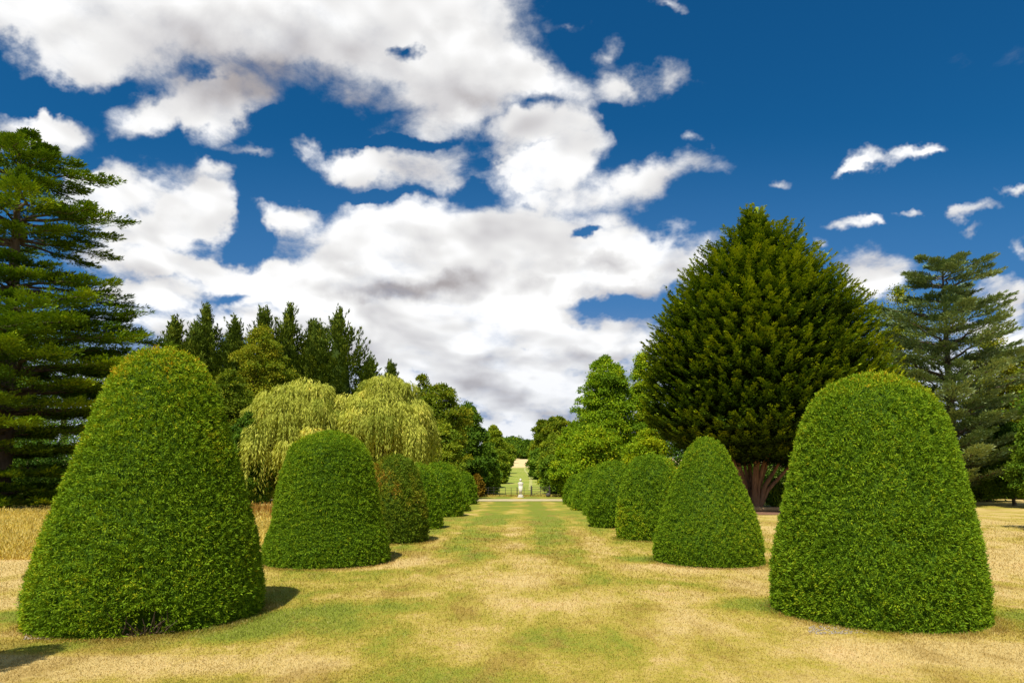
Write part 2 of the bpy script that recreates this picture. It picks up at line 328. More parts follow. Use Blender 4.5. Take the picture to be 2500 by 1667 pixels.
# ------------------------------------------------------------------ ground
def build_ground():
    xs = np.concatenate([np.linspace(-900, -60, 14), np.linspace(-55, 55, 56), np.linspace(60, 900, 14)])
    ys = np.concatenate([np.linspace(-60, 70, 60), np.linspace(72, 140, 50), np.linspace(145, 500, 40), np.linspace(520, 2500, 20)])
    X, Y = np.meshgrid(xs, ys); Z = gz(np.minimum(Y, 520))
    near = (np.abs(X) < 56) & (Y < 90)
    Z = Z + np.where(near, .02*np.sin(X*.5+1)*np.sin(Y*.37), 0)
    V = np.stack([X, Y, Z], -1).reshape(-1, 3); nx = len(xs); i = np.arange(len(ys)-1)[:, None]*nx + np.arange(nx-1)[None]
    Q = np.stack([i, i+1, i+nx+1, i+nx], -1).reshape(-1, 4)
    tag(mesh_obj('ground', V, Q, M['lawn'], smooth=True), kind='structure')
    # sandy path crossing in front of the statue
    xs = np.linspace(-40, 40, 161); r = np.random.RandomState(5)
    e0 = 74.2 + .25*np.sin(xs*.7) + .12*np.sin(xs*2.3); e1 = 80.2 + .3*np.sin(xs*.45+1)
    rows = [e0, e0*.66+e1*.34, e0*.33+e1*.67, e1]
    V = np.concatenate([np.stack([xs, e, gz(e)+.035], -1) for e in rows]); n = len(xs)
    Q = np.array([(k*n+j, k*n+j+1, (k+1)*n+j+1, (k+1)*n+j) for k in range(3) for j in range(n-1)])
    tag(mesh_obj('path', V, Q, M['sand']), kind='structure')
    # worn sandy track up the ride
    ys = np.linspace(108, 262, 60); cx = 1.9 + .4*np.sin(ys*.05)
    V = np.concatenate([np.stack([cx-.3, ys, gz(ys)+.04], -1), np.stack([cx+.3+.08*np.sin(ys), ys, gz(ys)+.04], -1)]); n = len(ys)
    Q = np.array([(j, n+j, n+j+1, j+1) for j in range(n-1)])
    tag(mesh_obj('track', V, Q, M['track']), kind='structure')
build_ground()

def build_lawn_blades():
    r = np.random.RandomState(3); n = 400000; k = -1.1
    y = (7.6**k+r.uniform(0, 1, n)*(55.0**k-7.6**k))**(1/k); x = r.uniform(-.82, .82, n)*y
    P = np.stack([x, y, .0029*y*np.clip((60-y)/30, .2, 1)], -1)
    for (cx, cy, R, H) in T.values():   # unclipped grass fringing the foot of each yew
        if cy > 30: continue
        m = 9000; a = r.uniform(0, 2*np.pi, m); q = R+np.abs(r.normal(size=m))*.16-.06
        P = np.concatenate([P, np.stack([cx+np.cos(a)*q, cy+np.sin(a)*q, np.full(m, .055)], -1)])
    n = len(P); h = P[:, 2]*r.uniform(.5, 1.5, n)
    pos = np.stack([P[:, 0], P[:, 1], .02*np.sin(P[:, 0]*.5+1)*np.sin(P[:, 1]*.37)-.004], -1)
    ax = nrm(np.stack([r.normal(size=n)*.7, r.normal(size=n)*.7, np.ones(n)], -1))
    side = nrm(np.stack([r.normal(size=n), r.normal(size=n), np.zeros(n)], -1))
    w = np.minimum(P[:, 2], .0029*P[:, 1])*.20*r.uniform(.5, 1.3, n)
    V = np.stack([pos-side*w[:, None], pos+side*w[:, None], pos+ax*h[:, None]], 1).reshape(-1, 3)
    t = np.repeat(r.uniform(0, 1, n), 3)
    o = mesh_obj('lawn_grass', V, np.arange(3*n).reshape(-1, 3), M['blade'], tint=t)
    tag(o, 'short dry mown grass of the straw and green lawn', 'grass', kind='stuff')

def build_meadow():
    r = np.random.RandomState(8); n = 90000
    x = r.uniform(-34, -9.5, n); y = 21.8 + (r.uniform(0, 1, n)**1.5)*26
    keep = x < -10.5 - .6*np.sin(y*.8) + .3*r.normal(size=n); x, y = x[keep], y[keep]; n = len(x)
    clump = fbm3(np.stack([x, y, 0*x], -1), 4, 3, 1.0)
    h = (.50+.28*clump)*r.uniform(.55, 1.25, n)
    edge = np.clip((y-21.6)/.8, .3, 1); h *= edge
    pos = np.stack([x, y, 0*x], -1); lean = np.stack([r.normal(size=n)*.32+.1*clump, r.normal(size=n)*.32, np.ones(n)], -1)
    a = nrm(lean); side = nrm(np.stack([r.normal(size=n), r.normal(size=n)*.6, 0*x], -1)); w = .014+.0007*y
    b = pos+a*(h*.6)[:, None]; a2 = nrm(a+np.stack([r.normal(size=n)*.35, r.normal(size=n)*.35, 0*x], -1)); c = b+a2*(h*.4)[:, None]
    W = w[:, None]
    V = np.stack([pos-side*W*.5, pos+side*W*.5, b+side*W*.45, c, b-side*W*.45], 1)
    Fq = np.concatenate([np.stack([np.arange(n)*5+k for k in (0, 1, 2, 4)], -1)]); F2 = np.stack([np.arange(n)*5+k for k in (4, 2, 3, 3)], -1)
    V = V.reshape(-1, 3); t = np.repeat(np.clip(.5+.35*clump+r.normal(size=n)*.2, 0, 1), 5)
    # seed-head leaf quads instead of degenerate tips
    Vh, Fh = leaves(c - a2*.05, a2, r.normal(size=(n, 3)), .14, .035, .1)
    V, Q, T = join([(V, Fq, t), (Vh, Fh, np.repeat(np.clip(.4+r.normal(size=n)*.25, 0, 1), 4))])
    tag(mesh_obj('meadow_grass', V, Q, M['hay'], tint=T), 'tall golden dry meadow grass behind the left hedges', 'grass', kind='stuff')
    n = 1500; x = r.uniform(-22, -14, n); y = r.uniform(38, 46, n); pos = np.stack([x, y, 0*x], -1)
    ax = np.stack([r.normal(size=n)*.2, r.normal(size=n)*.2, np.ones(n)], -1)
    V1, Q1 = leaves(pos, ax, r.normal(size=(n, 3)), r.uniform(.7, 1.15, n), .05, .05, .8)
    tag(mesh_obj('red_sorrel', V1, Q1, M['redstem'], tint=np.repeat(r.uniform(0, 1, n), 4)), 'rust red seeding sorrel at the back of the meadow', 'weeds', kind='stuff')
build_meadow()

# ------------------------------------------------------------------ topiary
PR_A = [(0, .985), (.1, 1.0), (.30, .9), (.46, .78), (.61, .68), (.77, .56), (.85, .485), (.91, .41), (.955, .32), (.98, .24), (.995, .12), (1, 0)]
PR_B = [(0, .98), (.03, 1.0), (.17, .96), (.36, .865), (.58, .80), (.757, .72), (.83, .665), (.9, .57), (.95, .42), (.98, .26), (1, 0)]
PR_C = [(0, .985), (.19, .985), (.33, .92), (.5, .83), (.68, .73), (.78, .665), (.84, .61), (.90, .52), (.945, .41), (.98, .24), (1, 0)]
PR_D = [(0, .99), (.08, 1.0), (.22, .955), (.4, .83), (.6, .65), (.75, .51), (.84, .42), (.91, .33), (.96, .22), (1, 0)]
PR_E = [(0, .96), (.1, 1.0), (.3, .97), (.5, .90), (.7, .78), (.82, .66), (.9, .52), (.95, .38), (1, 0)]
PR_F = [(0, .82), (.08, .93), (.2, 1.0), (.4, .97), (.6, .86), (.78, .69), (.9, .50), (.96, .32), (1, 0)]
def topiary(pxl, pxr, yside, pyf, pyt, prof, label, seed, tuft, dens, mat='yew', top_gold=0.0, patch=0.0, lean=0.0, gap=False, shift=(0, 0)):
    dl, dr = ray(pxl, yside), ray(pxr, yside); aL, aR = math.atan2(dl[0], dl[1]), math.atan2(dr[0], dr[1])
    half, midA = (aR-aL)/2, (aR+aL)/2
    dm = ray((pxl+pxr)/2, pyf); d0 = dm[1]*EYE/-dm[2]
    D = d0/(math.cos(midA)-math.sin(half)); R = D*math.sin(half); cx, cy = D*math.sin(midA), D*math.cos(midA)
    H = at((pxl+pxr)/2, pyt, cy)[2]; cx += shift[0]; cy += shift[1]
    r = np.random.RandomState(seed)
    zs = np.array([p[0] for p in prof])*H; rs = np.array([p[1] for p in prof])*R
    tt = np.linspace(0, 1, 60); s = 1-(1-tt)**1.7   # finer near the top
    zc = s*H; rc = np.interp(zc, zs, rs)
    k = np.array([.25, .5, .25]); rc[1:-1] = np.convolve(rc, k, 'valid'); rc[-1] = 0.0
    na = 72; th = np.linspace(0, 2*np.pi, na, endpoint=False)
    def disp(Pn):   # gentle hand-clipped unevenness
        return .045*R*fbm3(Pn, seed, 2, 1.3/R) + .012*fbm3(Pn, seed+1, 3, 3.0) - .12*np.clip(fbm3(Pn*np.array([1, 1, 1.4]), seed+9, 3, 2.6)-.50, 0, .5)
    Z, A = np.meshgrid(zc, th, indexing='ij'); Rr = np.repeat(rc[:, None], na, 1)
    U = np.stack([np.cos(A), np.sin(A), 0*A], -1); P = U*Rr[..., None]; P[..., 2] = Z
    dd = disp(P.reshape(-1, 3)).reshape(Z.shape)*np.clip(Rr/R*3, 0, 1)
    off = tuft*1.5
    Pc = U*np.maximum(Rr+dd-off, 0)[..., None]; Pc[..., 2] = np.maximum(Z-off*(Z/H), 0)
    if gap:
        ga = math.atan2(-cy*1.0, -cx-1.25); dA = np.angle(np.exp(1j*(A-ga))); hole = np.clip(1.3-(dA/.2)**2-((Z-.18)/.36)**2, 0, 1)
        Pc[..., :2] *= (1-.22*hole)[..., None]
    i = (np.arange(len(zc)-1)[:, None]*na + np.arange(na)[None]); j = (np.arange(len(zc)-1)[:, None]*na + (np.arange(na)[None]+1) % na)
    Qc = np.stack([i, j, j+na, i+na], -1).reshape(-1, 4)
    core = (Pc.reshape(-1, 3), Qc, .0)
    # tufts spread evenly over the surface
    ds = np.hypot(np.diff(rc), np.diff(zc)); ar = 2*np.pi*(rc[1:]+rc[:-1])/2*ds; n = int(ar.sum()*dens)
    seg = r.choice(len(ar), n, p=ar/ar.sum()); f = r.uniform(0, 1, n)
    z = zc[seg]*(1-f)+zc[seg+1]*f; rr = rc[seg]*(1-f)+rc[seg+1]*f; a = r.uniform(0, 2*np.pi, n)
    sl = np.stack([(zc[seg+1]-zc[seg])/ds[seg], -(rc[seg+1]-rc[seg])/ds[seg]], -1)   # (radial, up) normal
    Un = np.stack([np.cos(a), np.sin(a), 0*a], -1); N = Un*sl[:, :1]+np.array([0, 0, 1])*sl[:, 1:]
    P0 = Un*rr[:, None]; P0[:, 2] = z
    d = disp(P0)*np.clip(rr/R*3, 0, 1)
    lump = fbm3(P0*np.array([1, 1, 1.5]), seed+7, 2, 2*np.pi/(3.2*tuft))
    P0 = P0+N*(d+lump*tuft*.9)[:, None]
    if gap:   # a thin bare place low on one side where twigs and soil show
        ga = math.atan2(-cy*1.0, -cx-1.25); da = np.angle(np.exp(1j*(a-ga)))
        hole = ((da/.18)**2+((z-.18)/.32)**2 < 1) & (r.uniform(0, 1, n) < .88)
        P0, N, z, rr, d, lump, Un = (q[~hole] for q in (P0, N, z, rr, d, lump, Un)); n = len(z)
    K = 5; pos = np.repeat(P0, K, 0); NN = np.repeat(N, K, 0); m = len(pos)
    tdir = nrm(np.repeat(nrm(N+.45*r.normal(size=(n, 3))+np.array([0, 0, .25])), K, 0)+.75*r.normal(size=(m, 3)))
    pos = pos-NN*tuft*.45+.30*tuft*r.normal(size=(m, 3))
    V, Q = leaves(pos, tdir, NN+.8*r.normal(size=(m, 3)), tuft*r.uniform(.7, 1.45, m), tuft*r.uniform(.22, .42, m), .08)
    base = .38+.12*r.normal(size=n)+.10*lump
    base = np.minimum(base, .62)
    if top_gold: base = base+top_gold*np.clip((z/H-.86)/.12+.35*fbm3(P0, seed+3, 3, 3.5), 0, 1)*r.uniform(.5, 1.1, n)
    pt = fbm3(P0, seed+5, 3, 2.2/R)
    base = base+patch*np.clip(pt*2-.1, 0, 1)
    V[:, 2] = np.maximum(V[:, 2], .0)
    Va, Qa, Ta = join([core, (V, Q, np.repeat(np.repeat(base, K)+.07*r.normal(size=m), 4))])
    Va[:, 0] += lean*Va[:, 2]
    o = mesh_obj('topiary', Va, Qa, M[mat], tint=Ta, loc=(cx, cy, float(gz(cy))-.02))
    tag(o, label, 'clipped yew', 'clipped yew domes lining the lawn avenue')
    if gap:
        parts = []
        for q in range(26):
            a0 = ga+r.uniform(-.22, .22); r0 = R*r.uniform(.80, .90); r1 = R*r.uniform(.93, 1.04); zz = r.uniform(.02, .5)
            p0 = np.array([math.cos(a0)*r0, math.sin(a0)*r0, 0.02]); a1 = a0+r.uniform(-.12, .12); p1 = np.array([math.cos(a1)*r1, math.sin(a1)*r1, zz])
            v, f_ = tube([p0, (p0+p1)/2+r.normal(size=3)*.03, p1], [.014, .01, .004], 5); parts.append((v, f_, 0))
        v, f_, _ = join(parts); mesh_obj('stem', v, f_, M['bark'], parent=o)
    return cx, cy, R, H
T = {}
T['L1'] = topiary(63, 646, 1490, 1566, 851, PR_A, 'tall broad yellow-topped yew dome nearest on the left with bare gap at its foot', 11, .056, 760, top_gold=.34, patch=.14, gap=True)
T['L2'] = topiary(637, 948, 1355, 1391, 1048, PR_B, 'round-shouldered bell-shaped clipped yew, second in the left row in front of the willow', 12, .060, 600, top_gold=.15, patch=.08)
T['L3'] = topiary(874, 1043, 1312, 1330, 1108, PR_E, 'brown-tinged clipped yew third in the left row, just behind the bell-shaped one', 13, .09, 260, mat='yew_olive', patch=.5)
T['L4'] = topiary(965, 1076, 1280, 1293, 1130, PR_E, 'mid green clipped yew fourth in the left row, right behind the browned one', 14, .10, 200, patch=.1)
T['L5'] = topiary(1018, 1128, 1254, 1263, 1127, PR_E, 'rounded clipped yew fifth in the left row with lumpy dark foot', 15, .12, 150, patch=.1)
T['L6'] = topiary(1052, 1146, 1242, 1249, 1138, PR_D, 'narrow clipped yew sixth in the left row', 16, .13, 120)
T['L7'] = topiary(1100, 1165, 1229, 1232, 1151, PR_E, 'small dark clipped yew farthest away in the left row', 17, .14, 100)
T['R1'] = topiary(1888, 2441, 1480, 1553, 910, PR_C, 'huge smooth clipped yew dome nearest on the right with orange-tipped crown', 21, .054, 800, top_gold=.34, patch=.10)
T['R2'] = topiary(1596, 1867, 1350, 1388, 1064, PR_D, 'neat cone-shaped bright green clipped yew, second in the right row', 22, .052, 720, patch=.10)
T['R3'] = topiary(1507, 1681, 1305, 1323, 1108, PR_E, 'olive yellow clipped yew third in the right row, partly behind the cone', 23, .080, 330, patch=.15)
T['R4'] = topiary(1436, 1566, 1275, 1290, 1126, PR_F, 'dark egg-shaped clipped yew undercut at the foot, fourth in the right row', 24, .10, 220)
T['R5'] = topiary(1423, 1520, 1250, 1260, 1128, PR_D, 'clipped yew fifth in the right row, peeping out beyond the egg-shaped one', 25, .12, 150, patch=.15)
T['R6'] = topiary(1397, 1490, 1240, 1247, 1140, PR_D, 'clipped yew sixth in the right row with a yellow spot low on its side', 26, .13, 120, patch=.3)
T['R7'] = topiary(1387, 1470, 1233, 1239, 1152, PR_D, 'clipped yew seventh in the right row', 27, .14, 100)
T['R8'] = topiary(1376, 1444, 1227, 1232, 1158, PR_E, 'dark clipped yew farthest away in the right row', 28, .14, 100)
build_lawn_blades()
print('topiary', {k: tuple(round(float(q), 2) for q in v) for k, v in T.items()})
# off to the left stands one more, whose shadow reaches into view
topiary(-760, -130, 1640, 1900, 700, PR_A, 'clipped yew beside the viewer at the left edge, seen only by its shadow', 10, .09, 120, shift=(-1.2, .9))

def pebbles(px0, px1, py0, py1, n, label, seed):
    r = np.random.RandomState(seed); parts = []
    ico = np.array([(1,0,0),(-1,0,0),(0,1,0),(0,-1,0),(0,0,1),(0,0,-1)], float); tri = np.array([(0,2,4),(2,1,4),(1,3,4),(3,0,4),(2,0,5),(1,2,5),(3,1,5),(0,3,5)])
    for q in range(n):
        d = ray(r.uniform(px0, px1), r.uniform(py0, py1)); p = d*(EYE/-d[2]); p = np.array([p[0], p[1], .012])
        parts.append((ico*r.uniform(.012, .034, 3)*np.array([1, 1, .6])+p, tri, 0))
    v, f_, _ = join(parts); tag(mesh_obj('gravel', v, f_, M['pebble']), label, 'gravel', kind='stuff')
pebbles(60, 200, 1540, 1562, 260, 'pale stones and dead litter at the foot of the left near yew', 1)
pebbles(1975, 2120, 1528, 1549, 220, 'pale stones along the foot of the right near yew', 2)

def litter():
    r = np.random.RandomState(14); P = []
    for k, m in (('L1', 900), ('R1', 900), ('L2', 350), ('R2', 350), ('L3', 200), ('R3', 200)):
        cx, cy, R, H = T[k]; a = r.uniform(0, 2*np.pi, m); q = R+np.abs(r.normal(size=m))*.14-.02; P.append(np.stack([cx+np.cos(a)*q, cy+np.sin(a)*q, np.full(m, .02)+.015*r.uniform(0, 1, m)], -1))
    P = np.concatenate(P); n = len(P)
    V, Q = leaves(P, r.normal(size=(n, 3))*np.array([1, 1, .2]), np.array([0, 0, 1])+r.normal(size=(n, 3))*.3, r.uniform(.02, .06, n), r.uniform(.008, .02, n), .05)
    tag(mesh_obj('leaf_litter', V, Q, M['redstem'], tint=np.repeat(r.uniform(-.3, 1.0, n), 4)), 'brown clippings and dead needles fallen round the foot of the yews', 'litter', kind='stuff')
litter()

# ------------------------------------------------------------------ trees
def trunk_mesh(H, r0, r, top=0.9, limbs=6, spread=1.0, crown_lo=.3):
    P = [np.array([0, 0, -.3])]; 
    for k in range(1, 9):
        P.append(P[-1]+np.array([r.normal()*.012*H, r.normal()*.012*H, (H*top+.3)/8]))
    P = np.array(P); parts = [tube(P, np.linspace(r0, r0*.15, 9)**1.0, 8)+(0,)]
    parts.append(tube([P[0], P[0]+[0, 0, .6]], [r0*1.5, r0*.95], 8)+(0,))
    for k in range(limbs):
        t = r.uniform(crown_lo, .8); b = np.array([np.interp(t*H, P[:, 2], P[:, i]) for i in range(3)]); a = r.uniform(0, 6.28)
        L = spread*r.uniform(.5, .8)*(1.1-t*.6); e = b+np.array([math.cos(a)*L, math.sin(a)*L, L*.7]); m_ = (b+e)/2+np.array([0, 0, -.1*L])
        parts.append(tube([b, m_, e], [r0*.4, r0*.25, r0*.08], 6)+(0,))
    v, f_, _ = join(parts); return v, f_
def envelope(kind, t):
    t = np.clip(t, 0, 1)
    if kind == 'round': return np.sqrt(np.clip(1-(2*t-1)**2, 0, 1))**.8
    if kind == 'egg': return np.interp(t, [0, .12, .3, .5, .7, .85, .95, 1], [.45, .85, 1, .95, .78, .55, .3, 0])
    if kind == 'cone': return np.interp(t, [0, .1, .3, .6, .85, 1], [.7, 1, .9, .55, .22, .02])
    if kind == 'dome': return np.sqrt(np.clip(1-t**2.2, 0, 1))
    return 1-t
def broadleaf(px, Y, pyt, wpx, label, mat='oak', shape='egg', lo=.06, seed=0, leaf=None, n_leaf=16000, clump=.23, nclump=85, loose=0.0, name='broadleaf_tree', group='trees around the garden', cat='tree', tintb=.45):
    r = np.random.RandomState(seed+100); z0 = float(gz(Y)); top = at(px, pyt, Y); H = top[2]-z0; R = wpx/2/F*Y*1.0
    if leaf is None: leaf = max(.15, Y*.0029)
    n_leaf = int(n_leaf*1.8)
    root = empty(name, (top[0], Y, z0), label, cat, group)
    # clump centres through the crown envelope
    t = r.uniform(0, 1, nclump); zc = (lo+(1-lo)*t)*H; env = envelope(shape, t)*R; a = r.uniform(0, 2*np.pi, nclump); q = r.uniform(.35, 1, nclump)**.5
    cr = clump*R*r.uniform(.6, 1.25, nclump)*np.where(t > .85, .7, 1)
    rr = np.maximum(env*q-cr*.55, 0); cc = np.stack([np.cos(a)*rr, np.sin(a)*rr, np.minimum(zc, H-cr*.55)], -1)
    # a central spine of clumps keeps the crown from being hollow
    ns = 12; ts = np.linspace(.05, .93, ns); cs = np.stack([r.normal(size=ns)*.06*R, r.normal(size=ns)*.06*R, (lo+(1-lo)*ts)*H], -1)
    crs = np.maximum(envelope(shape, ts)*R*.60, .2*R*.6); cs[:, 2] = np.minimum(cs[:, 2], H-crs*.8)
    cc = np.concatenate([cc, cs]); cr = np.concatenate([cr, crs]); nc = len(cc)
    w = cr**2; idx = r.choice(nc, n_leaf, p=w/w.sum())
    d = nrm(r.normal(size=(n_leaf, 3))); d[:, 2] = np.where(d[:, 2] < -.3, -d[:, 2]*.6, d[:, 2]); d = nrm(d)
    rad_ = cr[idx]*(1-.28*r.uniform(0, 1, n_leaf)**2+.15*r.normal(size=n_leaf)*(1+loose))
    bump = 1+.16*fbm3(d*3+idx[:, None]*1.7, seed, 2, 1.6)
    pos = cc[idx]+d*(rad_*bump)[:, None]*np.array([1, 1, .82])
    pos[:, 2] = np.maximum(pos[:, 2], .15)
    ax = d*.6+r.normal(size=(n_leaf, 3))*.7+np.array([0, 0, -.15]); nor = d+np.array([0, 0, .45])+r.normal(size=(n_leaf, 3))*.55
    V, Q = leaves(pos, ax, nor, leaf*r.uniform(.7, 1.5, n_leaf), leaf*r.uniform(.5, .85, n_leaf), .10)
    ct = r.normal(size=nc)*.13
    T_ = tintb+ct[idx]+.16*r.normal(size=n_leaf)
    mesh_obj('crown', V, Q, M[mat], root, np.repeat(T_, 4))
    v, f_ = trunk_mesh(H*.85, max(.14, .022*H), r, limbs=8, spread=R*.8, crown_lo=lo+.05); mesh_obj('trunk', v, f_, M['bark'], root, smooth=True)
    return root

def spray_crown(r, anchors, dirs, L, W, K, bl, bw, up=.15, tintb=.4, tintn=.14, thick=.05, njit=.45, tipt=.12):
    """flattened fan sprays of scale foliage: anchors (n,3), dirs (n,3) outward"""
    n = len(anchors); d = nrm(dirs); lat = nrm(np.cross(d, np.array([0, 0, 1.0]))); upv = np.cross(lat, d)
    s = r.uniform(0, 1, (n, K)); s[:, :2] = .93; sd = r.uniform(-1, 1, (n, K))
    L = np.broadcast_to(L, (n,))[:, None]; W = np.broadcast_to(W, (n,))[:, None]
    lw = W*sd*(1.05-s)**.7
    pos = anchors[:, None]+d[:, None]*(s*L)[..., None]+lat[:, None]*lw[..., None]+upv[:, None]*((up*s**2*L)-np.abs(lw)*.25+r.normal(size=(n, K))*thick*(W if thick < .1 else 1))[..., None]
    ax = d[:, None]+lat[:, None]*(sd*.9)[..., None]+upv[:, None]*(.10+.35*s)[..., None]+r.normal(size=(n, K, 3))*.25
    nor = upv[:, None]+r.normal(size=(n, K, 3))*njit
    m = n*K; V, Q = leaves(pos.reshape(m, 3), ax.reshape(m, 3), nor.reshape(m, 3), bl*r.uniform(.7, 1.3, m), bw*r.uniform(.7, 1.3, m), .05)
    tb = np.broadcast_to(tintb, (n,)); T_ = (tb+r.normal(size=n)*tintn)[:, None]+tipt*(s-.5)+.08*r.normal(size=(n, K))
    return V, Q, np.repeat(T_.reshape(-1), 4)

def lathe_core(prof_z, prof_r, na=28, seed=0):
    th = np.linspace(0, 2*np.pi, na, endpoint=False); z = np.asarray(prof_z); q = np.asarray(prof_r)
    V = np.stack([np.cos(th)[None]*q[:, None], np.sin(th)[None]*q[:, None], np.repeat(z[:, None], na, 1)], -1).reshape(-1, 3)
    V = V*(1+.10*fbm3(V, seed, 2, .8))[:, None]**np.array([1, 1, 0])
    i = np.arange(len(z)-1)[:, None]*na+np.arange(na)[None]; j = np.arange(len(z)-1)[:, None]*na+(np.arange(na)[None]+1) % na
    return V, np.stack([i, j, j+na, i+na], -1).reshape(-1, 4)

def big_cypress():
    r = np.random.RandomState(77); Y = 56.0; px = 1850
    k = Y/F; base = at(1838, 1235, Y); ctr = at(px, 800, Y)[0]; root = empty('cypress_tree', (base[0], Y, 0), 'massive dark shaggy cypress with fan of red stems, behind the right-hand yews', 'tree', 'trees around the garden')
    prof = [(522, 8), (545, 34), (575, 68), (600, 105), (650, 142), (700, 182), (745, 216), (790, 245), (850, 264), (900, 276), (1000, 280), (1050, 262), (1085, 215), (1108, 140)]
    zz = np.array([at(px, p[0], Y)[2] for p in prof])[::-1]; rr = np.array([p[1]*k for p in prof])[::-1]
    zl, al = [], []   # shelves of flattened, upturned fans in staggered rows, with dark hollows between them
    zc_ = zz[0]+.2
    while zc_ < zz[-1]-.3:
        R_ = np.interp(zc_, zz, rr); m_ = max(3, int(2*np.pi*R_/1.15)); o_ = r.uniform(0, 6.28)
        for j in range(m_): zl.append(zc_+r.normal()*.20); al.append(o_+2*np.pi*(j+r.uniform(-.3, .3))/m_)
        zc_ += .82
    z = np.array(zl); a = np.array(al); n = len(z); R = np.interp(z, zz, rr)
    Pn = np.stack([np.cos(a)*R, np.sin(a)*R, z*1.1], -1); b = fbm3(Pn, 5, 2, .75)
    q = R*(1+.06*b)+.22*r.normal(size=n)-1.45
    def fans(J, q, zoff, Lk, W, K, tn, bl, bw):
        a4 = np.repeat(a, J)+np.tile(np.linspace(-.36, .36, J), n)/np.maximum(np.repeat(R, J), 1.2)*1.5; q4 = np.repeat(q, J)+r.normal(size=n*J)*.12
        U = np.stack([np.cos(a4), np.sin(a4), 0*a4], -1); A0 = U*np.maximum(q4, 0)[:, None]; z4 = np.repeat(z, J); A0[:, 2] = z4-.25+zoff+r.normal(size=n*J)*.05
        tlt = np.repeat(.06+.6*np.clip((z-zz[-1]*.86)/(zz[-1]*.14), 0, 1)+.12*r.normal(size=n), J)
        fan = np.tile(np.linspace(-.6, .6, J), n)[:, None]*np.stack([-np.sin(a4), np.cos(a4), 0*a4], -1)
        dirs = U+fan+np.array([0, 0, 1])*tlt[:, None]+r.normal(size=(n*J, 3))*.10
        Lm = Lk*np.repeat(r.uniform(1.1, 1.9, n), J)*r.uniform(.75, 1.1, n*J)*np.where(z4 > zz[-1]*.93, .75, 1)
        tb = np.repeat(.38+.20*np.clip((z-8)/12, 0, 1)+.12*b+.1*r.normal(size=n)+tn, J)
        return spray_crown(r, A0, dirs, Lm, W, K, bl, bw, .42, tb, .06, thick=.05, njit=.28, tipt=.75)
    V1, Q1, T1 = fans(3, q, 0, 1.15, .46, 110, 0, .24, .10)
    V2, Q2, T2 = fans(2, q-1.5, -.4, 1.0, .6, 50, -.35, .42, .20)  # inner fans tinted darker, painting shade into the hollows between shelves
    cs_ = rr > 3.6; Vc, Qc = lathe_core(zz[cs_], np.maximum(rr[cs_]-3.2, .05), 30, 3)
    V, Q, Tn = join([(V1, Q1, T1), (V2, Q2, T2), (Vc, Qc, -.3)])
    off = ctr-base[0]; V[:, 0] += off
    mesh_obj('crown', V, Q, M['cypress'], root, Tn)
    parts = []
    for i in range(13):
        a = -2.7+i*.42+r.normal()*.1; sp = r.uniform(1.4, 4.8); hx = math.cos(a)*sp*1.05+off*.3; hy = math.sin(a)*sp*.7; h = r.uniform(5.2, 7.5)
        p = [np.array([math.cos(a)*.35, math.sin(a)*.3, -.2]), np.array([hx*.30, hy*.30, h*.28]), np.array([hx*.72, hy*.72, h*.60]), np.array([hx, hy, h])]
        parts.append(tube(p, [.24, .15+.05*r.uniform(), .12, .09], 7)+(0,))
    parts.append(tube([[0, 0, -.3], [0, 0, .5], [.1, 0, 1.6]], [.85, .6, .3], 9)+(0,))
    v, f_, _ = join(parts); mesh_obj('trunk', v, f_, M['bark_red'], root, smooth=True)
    return root
big_cypress()

def leyland(px, Y, pyt, wpx, label, seed, mat='leylandii', peaks=None, group='trees around the garden'):
    r = np.random.RandomState(seed+300); z0 = float(gz(Y)); tp = at(px, pyt, Y); H = tp[2]-z0; R = wpx/2/F*Y
    root = empty('leyland_cypress', (tp[0], Y, z0), label, 'tree', group); parts = []
    for (dx, h, rw) in ([(0, 1.0, 1.0)]+(peaks or [])):
        h_ = H*h; Rw = R*rw; n = int(1500*rw); u = r.uniform(0, 1, n)**.8; z = h_*(1-u)+0; u_ = 1-z/h_
        lump = 1+.22*fbm3(np.stack([z*.9, r.uniform(0, 9, n)*0, z*0], -1), seed, 2, 1.2)
        env = Rw*np.minimum(u_*2.6, .42+u_*.75)*lump; a = r.uniform(0, 2*np.pi, n); env *= 1+.18*np.sin(a*3+z*.7)
        U = np.stack([np.cos(a), np.sin(a), 0*a], -1); A0 = U*np.maximum(env-.9, 0)[:, None]; A0[:, 2] = z-.5; A0[:, 0] += dx*R
        dirs = U*(.35+.7*np.clip(u_*3, 0, 1))[:, None]+np.array([0, 0, 1])*(1.25-.6*np.clip(u_*2.5, 0, 1))[:, None]+r.normal(size=(n, 3))*.25
        parts.append(spray_crown(r, A0, dirs, r.uniform(.9, 2.3, n), .42, 26, .42, .14, .1, .42, .16))
        zz = np.linspace(0, h_*.93, 14); uu = 1-zz/h_; Vc, Qc = lathe_core(zz, np.maximum(Rw*np.minimum(uu*2.3, .55+uu*.55)*.38, .02), 16, seed); Vc[:, 0] += dx*R; parts.append((Vc, Qc, -.3))
    V, Q, Tn = join(parts); mesh_obj('crown', V, Q, M[mat], root, Tn)
    v, f_ = trunk_mesh(H*.85, .35, r, limbs=0); mesh_obj('trunk', v, f_, M['bark'], root, smooth=True)

